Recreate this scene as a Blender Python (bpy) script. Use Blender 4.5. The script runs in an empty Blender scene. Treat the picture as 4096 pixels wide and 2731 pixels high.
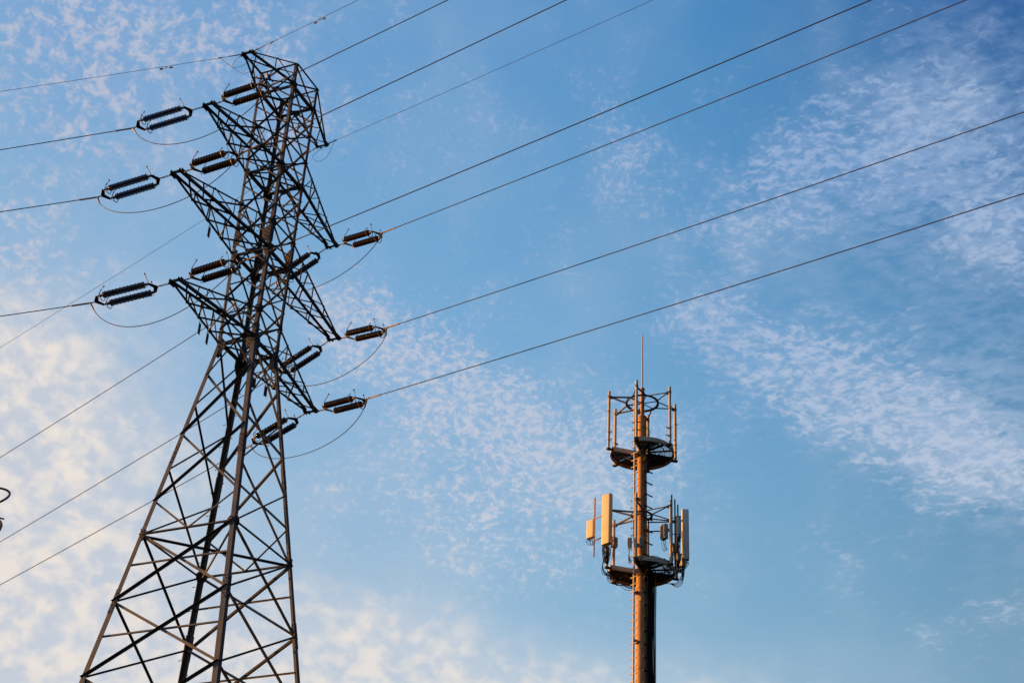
import bpy, math, random
from mathutils import Vector as V3, Matrix, Quaternion
random.seed(7)
S = bpy.context.scene
R = math.radians

# ------------------------------------------------------------------ camera
PITCH, ROLL = 0.559334, 0.053194
c_, s_ = math.cos(PITCH), math.sin(PITCH)
fw = V3((0, c_, s_)); rt = V3((1, 0, 0)); up = V3((0, -s_, c_))
r2 = rt * math.cos(ROLL) + up * math.sin(ROLL)
u2 = -rt * math.sin(ROLL) + up * math.cos(ROLL)
cd = bpy.data.cameras.new('camera'); cam = bpy.data.objects.new('camera', cd)
S.collection.objects.link(cam); S.camera = cam
cd.lens = 56.895; cd.sensor_width = 36; cd.sensor_fit = 'HORIZONTAL'; cd.clip_start = .1; cd.clip_end = 12000
m = Matrix((r2, u2, -fw)).transposed().to_4x4(); m.translation = V3((0, 0, 1.6)); cam.matrix_world = m

# ------------------------------------------------------------------ sun and sky
SUN_AZ, SUN_EL = R(-76), R(1.2)
sundir = V3((math.sin(SUN_AZ) * math.cos(SUN_EL), math.cos(SUN_AZ) * math.cos(SUN_EL), math.sin(SUN_EL)))
ld = bpy.data.lights.new('sun', 'SUN'); ld.energy = 5; ld.angle = R(.6); ld.color = (1, .43, .06)
lo = bpy.data.objects.new('sun', ld); S.collection.objects.link(lo)
lo.rotation_euler = (-sundir).to_track_quat('-Z', 'Y').to_euler(); lo.location = (-40, 10, 60)

S.view_settings.view_transform = 'Standard'; S.view_settings.look = 'None'
S.view_settings.exposure = 1.0; S.view_settings.gamma = 1; S.view_settings.use_curve_mapping = False
S.cycles.max_bounces = 5; S.cycles.use_denoising = True

W = bpy.data.worlds.new('World'); S.world = W; W.use_nodes = True
nt = W.node_tree; nt.nodes.clear(); N = nt.nodes; L = nt.links


class NB:
    """small helper for building node trees"""
    def __init__(s, tree): s.t = tree
    def put(s, sock, v):
        if isinstance(v, bpy.types.NodeSocket): s.t.links.new(v, sock)
        else:
            try: sock.default_value = v
            except Exception: sock.default_value = tuple(v) + (1,)
    def math(s, op, a, b=0.0, c=0.0, clamp=False):
        n = s.t.nodes.new('ShaderNodeMath'); n.operation = op; n.use_clamp = clamp
        for i, v in enumerate((a, b, c)): s.put(n.inputs[i], v)
        return n.outputs[0]
    def mix(s, f, a, b, mode='MIX'):
        n = s.t.nodes.new('ShaderNodeMix'); n.data_type = 'RGBA'; n.blend_type = mode; n.clamp_factor = True
        s.put(n.inputs[0], f); s.put(n.inputs[6], a); s.put(n.inputs[7], b); return n.outputs[2]
    def rng(s, v, a, b, c=0.0, d=1.0, smooth=True):
        n = s.t.nodes.new('ShaderNodeMapRange'); n.interpolation_type = 'SMOOTHSTEP' if smooth else 'LINEAR'
        for i, x in enumerate((v, a, b, c, d)): s.put(n.inputs[i], x)
        return n.outputs[0]
    def noise(s, vec, scale, detail=2, rough=.5, dist=0.0, dims='3D'):
        n = s.t.nodes.new('ShaderNodeTexNoise'); n.noise_dimensions = dims
        s.put(n.inputs['Vector'], vec); s.put(n.inputs['Scale'], scale); s.put(n.inputs['Detail'], detail)
        s.put(n.inputs['Roughness'], rough); s.put(n.inputs['Distortion'], dist); return n.outputs[0]
    def vec(s, x, y, z):
        n = s.t.nodes.new('ShaderNodeCombineXYZ')
        for i, v in enumerate((x, y, z)): s.put(n.inputs[i], v)
        return n.outputs[0]


def srgb(r, g, b):
    f = lambda v: (v / 255 / 12.92) if v <= 10.3 else ((v / 255 + .055) / 1.055) ** 2.4
    return (f(r), f(g), f(b), 1)


B_ = NB(nt)
tc = N.new('ShaderNodeTexCoord'); D = tc.outputs['Generated']
sep = N.new('ShaderNodeSeparateXYZ'); L.new(D, sep.inputs[0])
dx, dy, dz = sep.outputs
az = B_.math('MULTIPLY', B_.math('ARCTAN2', dx, dy), 57.29578)     # degrees
el = B_.math('MULTIPLY', B_.math('ARCSINE', dz), 57.29578)
sky = N.new('ShaderNodeTexSky'); sky.sky_type = 'NISHITA'; sky.sun_disc = False
sky.sun_elevation = SUN_EL; sky.sun_rotation = SUN_AZ; sky.air_density = 1; sky.dust_density = .4; sky.ozone_density = 3
SKY_ONLY = False


def blob(ca, ce, ra, re, rot=0, amp=1.0, soft=.35):
    """a cloud field lying round azimuth ca, elevation ce (degrees)"""
    a = B_.math('SUBTRACT', az, ca); e = B_.math('SUBTRACT', el, ce)
    cr, sr = math.cos(R(rot)), math.sin(R(rot))
    x = B_.math('DIVIDE', B_.math('ADD', B_.math('MULTIPLY', a, cr), B_.math('MULTIPLY', e, sr)), ra)
    y = B_.math('DIVIDE', B_.math('SUBTRACT', B_.math('MULTIPLY', e, cr), B_.math('MULTIPLY', a, sr)), re)
    d2 = B_.math('ADD', B_.math('MULTIPLY', x, x), B_.math('MULTIPLY', y, y))
    return B_.math('MULTIPLY', B_.math('POWER', 2.71828, B_.math('MULTIPLY', d2, -1.0)), amp * 1.15)


def total(lst):
    o = lst[0]
    for v in lst[1:]: o = B_.math('ADD', o, v)
    return o


# clear sky: deep blue high and away from the sun, pale low and towards it
f_el = B_.rng(el, 17, 46, 0, 1, False)
hi = B_.mix(B_.rng(az, -26, 10, 0, 1, False), srgb(112, 158, 206), srgb(72, 140, 198))
hi = B_.mix(B_.rng(az, 6, 30, 0, 1), hi, srgb(26, 76, 164))
mid_c = B_.mix(B_.rng(az, -24, 22, 0, 1, False), srgb(142, 182, 216), srgb(90, 158, 208))
lo_c = B_.mix(B_.rng(az, -22, 12, 0, 1, False), srgb(186, 202, 220), srgb(142, 188, 214))
base = B_.mix(B_.rng(f_el, 0, .5, 0, 1, False), lo_c, mid_c)
base = B_.mix(B_.rng(f_el, .5, 1, 0, 1, False), base, hi)
# overhead and away from the sun the dusk sky goes on darkening
sep_s = N.new('ShaderNodeVectorMath'); sep_s.operation = 'DOT_PRODUCT'; L.new(D, sep_s.inputs[0]); sep_s.inputs[1].default_value = sundir
away = sep_s.outputs['Value']
base = B_.mix(B_.rng(away, .30, -.75, 0, 1), base, srgb(18, 36, 78))
base = B_.mix(B_.rng(el, 46, 85, 0, .8), base, srgb(20, 54, 120))
# the physical sky gives the far horizon and the glow by the sun
nish = N.new('ShaderNodeHueSaturation'); nish.inputs['Value'].default_value = .35; L.new(sky.outputs[0], nish.inputs['Color'])
base = B_.mix(B_.rng(el, 15, 1, 0, .6), base, nish.outputs[0])

w3 = B_.vec(az, B_.math('MULTIPLY', el, 1.25), 0.0)
wa = B_.noise(w3, .35, 2, .5, 0, '2D'); wb = B_.noise(w3, .43, 2, .5, 0, '2D')
w3w = B_.vec(B_.math('ADD', az, B_.math('MULTIPLY', wa, .7)), B_.math('ADD', B_.math('MULTIPLY', el, 1.25), B_.math('MULTIPLY', wb, .7)), 0.0)

# 1 small puffs of the mackerel layer: fine cells, rippled on the right
def field(vec, sc):
    n1 = B_.noise(vec, .9 * sc, 2, .5, 0, '2D'); n2 = B_.noise(vec, 2.0 * sc, 2, .5, 0, '2D'); n3 = B_.noise(vec, 5.0 * sc, 3, .55, 0, '2D')
    return B_.math('ADD', B_.math('ADD', B_.math('MULTIPLY', n1, .27), B_.math('MULTIPLY', n2, .48)), B_.math('MULTIPLY', n3, .25))
def turned(rot, sx, sy):
    st = N.new('ShaderNodeMapping'); L.new(w3w, st.inputs[0]); st.inputs['Rotation'].default_value[2] = R(rot); st.inputs['Scale'].default_value = (sx, sy, 1)
    return st.outputs[0]
right = B_.rng(az, 4, 12)
left_f = B_.mix(B_.rng(az, -12, -6), field(turned(12, .95, 1.1), .95), field(turned(14, 1.2, 1.5), 1.25))
puff = B_.mix(right, left_f, field(turned(-38, .80, 1.5), 1.15))
patch = B_.noise(w3, .34, 3, .55, 0, '2D')
m_puff = total([
    blob(-20.0, 40.0, 6.0, 3.8, -8, .80), blob(-12.5, 42.0, 4.0, 2.2, 0, .42), blob(-21, 33.0, 3.4, 2.4, 0, .46),
    blob(-8.0, 39.0, 6, 2.6, 0, .34), blob(1.0, 39.5, 4, 2.4, 0, .10), blob(5.0, 38.4, 3.0, 2.0, -10, .38),
    blob(-18.5, 29.0, 4.4, 3.0, 0, .55), blob(-2.4, 30.0, 5.6, 2.2, -24, .86), blob(-6.6, 32.2, 2.8, 1.4, -10, .70), blob(3.6, 28.6, 4.6, 1.9, -14, .62),
    blob(9.2, 32.0, 3.4, 1.5, -28, .84), blob(14.2, 30.0, 4.2, 1.9, -30, .98), blob(19.0, 27.4, 3.8, 1.7, -30, .95), blob(10.8, 37.4, 4.2, 1.9, 30, .70),
    blob(17.2, 39.2, 5.0, 2.4, 22, .62), blob(20.6, 35.6, 3.0, 2.4, 0, .80), blob(-1, 25.4, 7, 2.2, -8, .48), blob(20.5, 22.3, 2.6, 1.2, 0, .26)])
m_puff = B_.math('ADD', m_puff, B_.math('MULTIPLY', B_.math('SUBTRACT', patch, .5), 1.25))
thr = B_.rng(m_puff, -.1, 1.0, .545, .385, False)
d1 = B_.rng(puff, thr, B_.math('ADD', thr, .225), 0, 1)
d1 = B_.math('MULTIPLY', d1, B_.rng(m_puff, -.1, .8, .12, .80))
film = B_.math('MULTIPLY', B_.rng(m_puff, .15, 1.15, 0, .30), 1.0)

# 2 thin streaky veil
veil = B_.mix(B_.rng(el, 32, 35), B_.noise(turned(-52, .42, .95), 1.9, 6, .60, 0, '2D'), B_.noise(turned(-24, .42, .95), 1.9, 6, .60, 0, '2D'))
m_veil = total([blob(17.5, 38.6, 6.5, 3.4, 26, .85), blob(13.5, 30.2, 6, 2.0, -30, .50), blob(19.2, 28.2, 4.4, 2.8, -40, .85), blob(20.5, 34.8, 3.6, 3.4, 0, .6),
                blob(-20, 40, 8, 4.0, 0, .40), blob(-2, 28.4, 9, 3.4, -18, .50), blob(-18, 30, 8, 5, 0, .45)])
d2 = B_.math('MULTIPLY', B_.rng(B_.math('ADD', veil, B_.math('MULTIPLY', m_veil, .20)), .40, .86), B_.math('MULTIPLY', m_veil, .55))

# 3 soft pale clouds low on the sunward side
big = B_.noise(w3w, .52, 3, .50, 0, '2D')
fine = B_.noise(turned(10, 1, 1.1), 1.25, 2.5, .5, 0, '2D')
huge = B_.noise(w3, .17, 2, .5, 0, '2D')
m_big = total([blob(-20, 21.5, 8.0, 6.8, 8, .80), blob(-9, 17.8, 11, 3.2, 0, .68), blob(-20.5, 28.0, 4.6, 3.4, 0, .36), blob(2.5, 18.0, 9, 3.0, 0, .48), blob(-5.2, 21.6, 3.4, 1.6, 0, .30)])
m3 = B_.math('ADD', m_big, B_.math('MULTIPLY', B_.math('SUBTRACT', huge, .5), .4))
bf = B_.math('ADD', B_.math('MULTIPLY', big, .46), B_.math('MULTIPLY', fine, .54))
d3 = B_.math('MULTIPLY', B_.rng(B_.math('ADD', bf, B_.math('MULTIPLY', m3, .08)), .415, .735), B_.rng(m3, .05, .6))
haze3 = B_.rng(m3, -.1, .64, 0, .88)

warm = B_.rng(az, 12, -20, 0, 1, False); lowf = B_.rng(el, 38, 19, 0, 1, False)
c_hi = B_.mix(warm, srgb(156, 180, 216), srgb(194, 196, 212))
c_lo = B_.mix(warm, srgb(210, 216, 226), srgb(238, 226, 214))
ccol = B_.mix(B_.math('MULTIPLY', B_.math('SUBTRACT', 1.0, d1), .45), B_.mix(lowf, c_hi, c_lo), B_.mix(lowf, srgb(150, 172, 208), srgb(188, 200, 218)))
col = B_.mix(d2, base, B_.mix(lowf, srgb(146, 176, 216), srgb(200, 210, 226)))
col = B_.mix(film, col, B_.mix(lowf, srgb(136, 168, 214), srgb(190, 206, 226)))
col = B_.mix(d1, col, ccol)
col = B_.mix(haze3, col, B_.mix(warm, srgb(192, 206, 220), srgb(201, 206, 217)))
col = B_.mix(B_.math('MULTIPLY', d3, .86), col, B_.mix(warm, srgb(226, 223, 221), srgb(241, 230, 219)))
col = B_.mix(B_.rng(el, -1, 1.5, 1, 0), col, (.02, .02, .018, 1))       # below the horizon: land

bg = N.new('ShaderNodeBackground'); bgo = N.new('ShaderNodeOutputWorld')
bg.inputs['Strength'].default_value = .5
L.new(col, bg.inputs['Color'])
L.new(bg.outputs[0], bgo.inputs[0])


# ------------------------------------------------------------------ materials
def mat(name, c1, c2, rough=.6, metal=0., scale=6., c3=None, f3=.6, rr=.15, bump=0., coat=0.):
    M = bpy.data.materials.new(name); M.use_nodes = True
    t = M.node_tree; b = t.nodes['Principled BSDF']; nb = NB(t)
    g = t.nodes.new('ShaderNodeNewGeometry').outputs['Position']
    n1 = nb.noise(g, scale, 5, .62); n2 = nb.noise(g, scale * .13, 3, .5)
    c = nb.mix(nb.rng(nb.math('ADD', nb.math('MULTIPLY', n1, .6), nb.math('MULTIPLY', n2, .4)), .36, .64), c1 + (1,), c2 + (1,))
    if c3: c = nb.mix(nb.math('MULTIPLY', nb.rng(nb.noise(g, scale * .6, 6, .7), f3, f3 + .12), .8), c, c3 + (1,))
    t.links.new(c, b.inputs['Base Color']); b.inputs['Metallic'].default_value = metal
    t.links.new(nb.rng(n1, .3, .7, rough - rr, rough + rr), b.inputs['Roughness'])
    if coat: b.inputs['Coat Weight'].default_value = coat
    if bump:
        bn = t.nodes.new('ShaderNodeBump'); bn.inputs['Strength'].default_value = bump; bn.inputs['Distance'].default_value = .01
        t.links.new(n1, bn.inputs['Height']); t.links.new(bn.outputs[0], b.inputs['Normal'])
    return M


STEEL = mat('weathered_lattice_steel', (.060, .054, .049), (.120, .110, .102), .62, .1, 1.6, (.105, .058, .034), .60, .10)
STEELD = mat('shade_dark_brace_steel', (.045, .039, .033), (.068, .060, .051), .70, .1, 4, (.060, .036, .022), .62, .08)  # darker copy of the lattice steel; on face diagonals its tone paints in shade
HARD = mat('galvanised_fittings', (.15, .12, .095), (.22, .18, .145), .5, .3, 6, (.22, .09, .04), .5)
PORC = mat('brown_glazed_porcelain', (.022, .010, .006), (.040, .018, .010), .2, 0, 10, None, .6, .05, 0, .5)
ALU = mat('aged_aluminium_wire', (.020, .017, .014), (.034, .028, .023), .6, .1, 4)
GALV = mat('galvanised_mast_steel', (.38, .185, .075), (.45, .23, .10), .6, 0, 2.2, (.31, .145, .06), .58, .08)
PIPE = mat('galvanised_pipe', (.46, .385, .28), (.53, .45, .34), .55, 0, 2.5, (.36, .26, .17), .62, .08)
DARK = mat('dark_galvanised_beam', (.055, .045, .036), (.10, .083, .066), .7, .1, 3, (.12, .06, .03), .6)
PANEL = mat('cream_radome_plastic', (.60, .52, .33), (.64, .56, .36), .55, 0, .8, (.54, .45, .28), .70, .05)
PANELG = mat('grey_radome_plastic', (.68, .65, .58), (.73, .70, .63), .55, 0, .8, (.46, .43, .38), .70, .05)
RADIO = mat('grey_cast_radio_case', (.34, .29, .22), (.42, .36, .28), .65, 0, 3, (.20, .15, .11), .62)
BLACK = mat('black_cable_jacket', (.006, .006, .006), (.014, .013, .012), .8, 0, 3)
RUST = mat('rusty_steel', (.28, .12, .06), (.36, .18, .09), .75, .1, 4, (.18, .07, .04), .55)
CONC = mat('footing_concrete', (.25, .24, .22), (.34, .32, .3), .85, 0, 4)
GRASS = mat('dry_field_grass', (.022, .026, .012), (.045, .042, .02), .95, 0, .7, (.06, .05, .03), .6)
BIRDD = mat('dark_feathers', (.02, .018, .018), (.035, .03, .03), .7, 0, 60)
BIRDL = mat('pale_breast_feathers', (.34, .26, .19), (.44, .34, .25), .8, 0, 60)
PLATE = mat('enamel_number_plate', (.03, .03, .032), (.04, .04, .043), .5, 0, 5)
YEL = mat('yellow_strap', (.55, .36, .04), (.62, .42, .06), .6, 0, 5)
for _m in (BLACK, STEELD, ALU): _m.node_tree.nodes['Principled BSDF'].inputs['Specular IOR Level'].default_value = .25


# ------------------------------------------------------------------ building helpers
class MB:
    def __init__(s): s.v = []; s.f = []
    def add(s, vs, fs):
        n = len(s.v); s.v += [V3(x) for x in vs]; s.f += [tuple(i + n for i in q) for q in fs]
    def box(s, c, ax, ay, az_, hx, hy, hz):
        c = V3(c); vs = [c + ax * (i * hx) + ay * (j * hy) + az_ * (k * hz) for i in (-1, 1) for j in (-1, 1) for k in (-1, 1)]
        s.add(vs, [(0, 1, 3, 2), (4, 6, 7, 5), (0, 4, 5, 1), (2, 3, 7, 6), (0, 2, 6, 4), (1, 5, 7, 3)])
    def abox(s, c, hx, hy, hz): s.box(c, V3((1, 0, 0)), V3((0, 1, 0)), V3((0, 0, 1)), hx, hy, hz)
    def prism(s, prof, a, b, e1, e2):
        """profile of (p,q) pairs swept from a to b"""
        n = len(prof); a = V3(a); b = V3(b)
        vs = [a + e1 * p + e2 * q for p, q in prof] + [b + e1 * p + e2 * q for p, q in prof]
        s.add(vs, [(i, (i + 1) % n, n + (i + 1) % n, n + i) for i in range(n)] + [tuple(reversed(range(n))), tuple(range(n, 2 * n))])
    def tube(s, pts, r, n=8, caps=True):
        pts = [V3(p) for p in pts]; rs = r if isinstance(r, (list, tuple)) else [r] * len(pts)
        base = len(s.v); ref = None
        for i, p in enumerate(pts):
            d = (pts[min(i + 1, len(pts) - 1)] - pts[max(i - 1, 0)]).normalized()
            if ref is None:
                ref = d.orthogonal().normalized()
            ref = (ref - d * ref.dot(d)).normalized(); q = d.cross(ref)
            for k in range(n):
                t = 2 * math.pi * k / n
                s.v.append(p + (ref * math.cos(t) + q * math.sin(t)) * rs[i])
        for i in range(len(pts) - 1):
            for k in range(n):
                a = base + i * n + k; b = base + i * n + (k + 1) % n
                s.f.append((a, b, b + n, a + n))
        if caps:
            s.f.append(tuple(base + k for k in reversed(range(n)))); e = base + (len(pts) - 1) * n
            s.f.append(tuple(e + k for k in range(n)))
    def ball(s, c, r, n=8):
        pts = [V3(c) + V3((0, 0, -r * math.cos(math.pi * i / 5))) for i in range(6)]
        s.tube(pts, [max(1e-4, r * math.sin(math.pi * i / 5)) for i in range(6)], n)


WPOS = {}
def link(o, name, loc, parent):
    S.collection.objects.link(o)
    WPOS[o] = V3(loc)
    if parent is not None:
        o.parent = parent; o.location = V3(loc) - WPOS[parent]
    else: o.location = V3(loc)
    return o


def put(name, mb, m_, parent=None, origin=None, smooth=False):
    """one mesh object; vertices are given in world coordinates"""
    org = V3(origin) if origin is not None else mb.v[0].copy()
    me = bpy.data.meshes.new(name); me.from_pydata([tuple(v - org) for v in mb.v], [], mb.f); me.update()
    for mm in (m_ if isinstance(m_, (list, tuple)) else [m_]): me.materials.append(mm)
    if smooth:
        for p in me.polygons: p.use_smooth = True
        try: me.set_sharp_from_angle(angle=R(40))
        except Exception: pass
    return link(bpy.data.objects.new(name, me), name, org, parent)


def tag(o, label=None, cat=None, group=None, kind=None):
    for k, v in (('label', label), ('category', cat), ('group', group), ('kind', kind)):
        if v: o[k] = v
    return o


def empty(name, loc, label, cat, group=None):
    o = bpy.data.objects.new(name, None); o.empty_display_size = .3
    link(o, name, loc, None); return tag(o, label, cat, group)


def lprof(w, t): return [(0, 0), (w, 0), (w, t), (t, t), (t, w), (0, w)]


def angle(name, a, b, w, e1, e2, m_, parent, t=None, origin=None):
    """rolled L section: flanges of width w along e1 and e2"""
    mb = MB(); mb.prism(lprof(w, t or max(.009, w * .11)), a, b, e1, e2)
    return put(name, mb, m_, parent, origin if origin is not None else a)


# ------------------------------------------------------------------ ground
mb = MB(); G = 24; ext = 6000
for i in range(G + 1):
    for j in range(G + 1):
        x = math.copysign(abs((i / G * 2 - 1)) ** 2.2, i / G * 2 - 1) * ext; y = math.copysign(abs((j / G * 2 - 1)) ** 2.2, j / G * 2 - 1) * ext
        d = math.hypot(x, y)
        mb.v.append(V3((x, y, 0 if d < 150 else min(1, (d - 150) / 800) * 3 * math.sin(x * .004) * math.cos(y * .005))))
for i in range(G):
    for j in range(G):
        a = i * (G + 1) + j; mb.f.append((a, a + G + 1, a + G + 2, a + 1))
tag(put('ground', mb, GRASS, None, (0, 0, 0)), kind='structure')

# ------------------------------------------------------------------ lattice tower
PHI = -0.43167887
U = V3((math.cos(PHI), math.sin(PHI), 0)); Vv = V3((-math.sin(PHI), math.cos(PHI), 0)); Z = V3((0, 0, 1))
O = V3((-9.5121127, 50, 0))
ZW, ZT = 31.75, 44.68


def hw(z):
    return .778 + .13543 * (ZW - z) if z < ZW else .778 + .066 * (z - ZW) / (ZT - ZW)


def TP(u, v, z): return O + U * u + Vv * v + Z * z
SG = dict(F=(1, -1), L=(-1, -1), B=(-1, 1), R=(1, 1))
def corner(n, z, ins=0.0):
    a, b = SG[n]; w = hw(z) - ins; return TP(a * w, b * w * 1.02, z)


tower = empty('transmission_tower', O, 'tall dark steel lattice transmission tower carrying the power lines, left of the mast', 'lattice tower')
ARMS = [(31.9, 4.70, 'phase'), (35.8, 5.72, 'phase'), (39.67, 4.70, 'phase'), (43.62, 2.98, 'earth')]
NODES_A = [30.55, 28.0, 25.32, 24.05, 21.56, 18.92, 15.9, 12.4, 8.4, 4.2, .3]
NODES_B = [31.9, 29.2, 26.56, 24.05, 21.56, 18.92, 15.9, 12.4, 8.4, 4.2, .3]

bolt_cache = {}
def bolts(parent, pts, nrm, r=.024):
    mb = MB(); e1 = nrm.orthogonal().normalized(); e2 = nrm.cross(e1)
    for p in pts:
        p = V3(p); ring = [p + (e1 * math.cos(k * math.pi / 3) + e2 * math.sin(k * math.pi / 3)) * r for k in range(6)]
        mb.add(ring + [q + nrm * .02 for q in ring], [(i, (i + 1) % 6, 6 + (i + 1) % 6, 6 + i) for i in range(6)] + [tuple(range(6, 12))])
    o = put('bolt_heads', mb, BLACK, parent); o['kind'] = 'stuff'; return o


legs = {}
for n in 'LFRB':
    a, b = SG[n]
    e1 = -U * a; e2 = -Vv * b
    mb = MB(); zs = [0.15, 21.6, ZW]; wd = .175
    for z0, z1, w in ((.15, 21.62, .185), (21.62, 31.9, .165), (31.9, 38.0, .135), (38.0, ZT, .118)):
        mb.prism(lprof(w, w * .11), corner(n, z0), corner(n, z1), e1, e2)
    leg = put('leg', mb, STEEL, tower, corner(n, 0)); legs[n] = leg
    f = MB(); f.tube([corner(n, -.5), corner(n, .15)], [.45, .35], 12); put('footing', f, CONC, tower)
    # bolted splices on both faces of the leg
    for zc_, hh, w in ((21.58, .44, .19), (27.2, .40, .175), (36.45, .34, .15), (32.1, .40, .17)):
        d = (corner(n, zc_ + hh) - corner(n, zc_ - hh)).normalized()
        big_ = zc_ in (36.45,)
        for ee, nn in ((e1, -e2), (e2, -e1)):
            mb = MB(); c = corner(n, zc_) + ee * (w * .5 - .004) + nn * .011
            mb.box(c, ee, d, nn, w * .5, hh, .007)
            sp = put('splice_plate', mb, STEEL, leg)
            bolts(leg, [c + d * ((k - 3.5) / 3.5 * hh * .88) + ee * (w * .22 * (1 if k % 2 else -1)) + nn * .007 for k in range(8)], nn)
# gusset plates: on the arm levels, both visible faces
for n in 'LFRB':
    a, b = SG[n]; e1 = -U * a; e2 = -Vv * b
    for zg, w, h in ((31.75, .34, .36), (35.78, .26, .24), (39.62, .24, .22), (43.6, .2, .18), (24.05, .26, .2), (33.12, .2, .2), (37.0, .2, .18), (36.45, .36, .34)):
        for ee, nn in (((e1, -e2),) if zg in (36.45,) else ((e1, -e2), (e2, -e1))):
            c = corner(n, zg); prof = [(0.02, -h), (w * .55, -h), (w, -h * .35), (w, h * .45), (w * .5, h), (0.02, h)]
            mb = MB(); q = c + nn * (.024 if zg != 36.45 else .028)
            vs = [q + ee * p + Z * z for p, z in prof]; nv = len(vs)
            mb.add(vs + [v - nn * .009 for v in vs], [tuple(range(nv)), tuple(reversed(range(nv, 2 * nv)))] + [(i, i + nv, (i + 1) % nv + nv, (i + 1) % nv) for i in range(nv)])
            put('gusset_plate', mb, STEEL, legs[n])
            bolts(legs[n], [q + ee * (w * (.3 + .35 * (k % 2))) + Z * (h * (-.6 + .24 * k)) for k in range(6)], nn)
# step bolts climbing the far leg
z = 4.0; k = 0
while z < 43.5:
    a, b = SG['B']; p = corner('B', z); d = (-U * 1 if k % 2 else Vv * 1)
    st_ = p - d * .02 + (-Vv * .05 if k % 2 else U * .05)
    mb = MB(); mb.tube([st_, st_ + d * .23], .010, 6); mb.tube([st_ + d * .23, st_ + d * .245], .022, 6)
    put('step_bolt', mb, DARK, legs['B']); z += .42; k += 1


def facemem(name, p, q, w, out, m_=STEELD, inset=.0, flip=False, ext_=.03, parent=None):
    """brace lying in a tower face whose outward normal is out"""
    p = V3(p); q = V3(q); d = (q - p).normalized(); e1 = out.cross(d).normalized() * (-1 if flip else 1)
    o_ = out * inset
    return angle(name, p - d * ext_ + o_ - e1 * w * .5, q + d * ext_ + o_ - e1 * w * .5, w, e1, -out * (1 if inset <= 0 else -1), m_, parent or tower)


def mid(p, q): return (p + q) / 2


for (A, B2, out) in (('L', 'F', -Vv), ('B', 'R', Vv)):
    cA = lambda z: corner(A, z, .03); cB = lambda z: corner(B2, z, .03)
    def X(z0, z1, w, tw=.0):
        facemem('diagonal_brace', cA(z0), cB(z1), w, out, STEELD, .012, True)  # darker steel colours in the shade of this diagonal's flange underside
        facemem('diagonal_brace', cB(z0), cA(z1), w, out, STEEL, -.012)
    # cage: X panels between nodes, crossing at every arm belt
    nd = [30.55, None, 32.5, 33.85, 35.15, None, 36.32, 37.72, 39.02, None, 40.22, 41.62, 42.95, None, 44.18]
    belts = [31.9, 35.8, 39.67, 43.62]
    for zb in belts:
        facemem('belt_member', cA(zb), cB(zb), .085, out, STEEL, -.03)
    for i in range(len(nd) - 1):
        if nd[i] is None or nd[i + 1] is None: continue
        X(nd[i], nd[i + 1], .062)
    lo_ = [30.55, 35.15, 39.02, 42.95]; hi_ = [32.5, 36.32, 40.22, 44.18]
    for zb, zl, zh in zip(belts, lo_, hi_):
        mm = mid(cA(zb), cB(zb))
        for cc in (cA, cB):
            facemem('diagonal_brace', cc(zh), mm, .06, out, STEEL if cc is cA else STEELD, .010, cc is cB)
            facemem('diagonal_brace', mm, cc(zl), .066, out, STEEL if cc is cB else STEELD, .010, cc is cA)
        mb = MB(); mb.box(mm + out * .018, (cB(zb) - cA(zb)).normalized(), Z, out, .16, .11, .005); g = put('gusset_plate', mb, STEEL, tower)
        facemem('belt_member', cA(zb + 1.2), cB(zb + 1.2) if zb < 43 else cB(ZT), .055 if zb < 43 else .08, out, STEEL, -.04) if zb < 43 else None
    tA, tB = cA(ZT - .03), cB(ZT - .03); facemem('belt_member', tA, tB, .085, out, STEELD, .008)
    for cc in (cA, cB): facemem('diagonal_brace', cc(44.18), mid(tA, tB), .05, out, STEEL, -.01)
    # splayed body
    X(28.0, 30.55, .085); X(25.32, 28.0, .08)
    mb2 = mid(cA(24.05), cB(24.05))
    facemem('belt_member', cA(24.05), cB(24.05), .09, out, STEELD, .008)
    for cc in (cA, cB): facemem('diagonal_brace', cc(25.32), mb2, .07, out, STEEL, -.012)
    prev = 24.05
    for zn in NODES_A[4:]:
        X(zn, prev, .09)
        # redundant horizontals through the crossing
        wa, wb = hw(prev), hw(zn); zc_ = prev - (prev - zn) * wa / (wa + wb)
        facemem('redundant_brace', cA(zc_), cB(zc_), .055, out, STEEL, -.02)
        prev = zn

for (A, B2, out) in (('F', 'R', U), ('L', 'B', -U)):
    cA = lambda z: corner(A, z, .03); cB = lambda z: corner(B2, z, .03)
    nb_ = [ZT - .03, 43.6, 42.2, 40.85, 39.62, 38.3, 37.05, 35.78, 34.45, 33.15, 31.9] + NODES_B[1:]
    for i in range(len(nb_) - 1):
        z1, z0 = nb_[i], nb_[i + 1]; w = .052 if z0 > 31 else (.06 if z0 > 24 else .07)
        facemem('diagonal_brace', cA(z1), cB(z0), w, out, STEELD if i % 2 else STEEL, -.012)
        facemem('diagonal_brace', cA(z0), cB(z1), w, out, STEELD, .012, True)
    for zb in (31.9, 35.8, 39.67, 43.62): facemem('belt_member', cA(zb), cB(zb), .105, out, STEELD, -.028)
    for zb in (33.12, 37.0, 40.87, ZT - .03): facemem('belt_member', cA(zb), cB(zb), .075, out, STEELD, .026)
    facemem('belt_member', cA(24.05), cB(24.05), .08, out, STEELD, .02)
# plan bracing
for zb in (31.9, 35.8, 39.67, 43.62, 24.05):
    q = [corner(n, zb - .03, .04) for n in 'LFRB']; w = .075 if zb < 30 else .05
    angle('plan_brace', q[0], q[2], w, (q[2] - q[0]).cross(Z).normalized(), -Z, STEELD, tower)
    angle('plan_brace', q[1] - Z * .012, q[3] - Z * .012, w, (q[3] - q[1]).cross(Z).normalized(), -Z, STEEL, tower)

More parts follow.
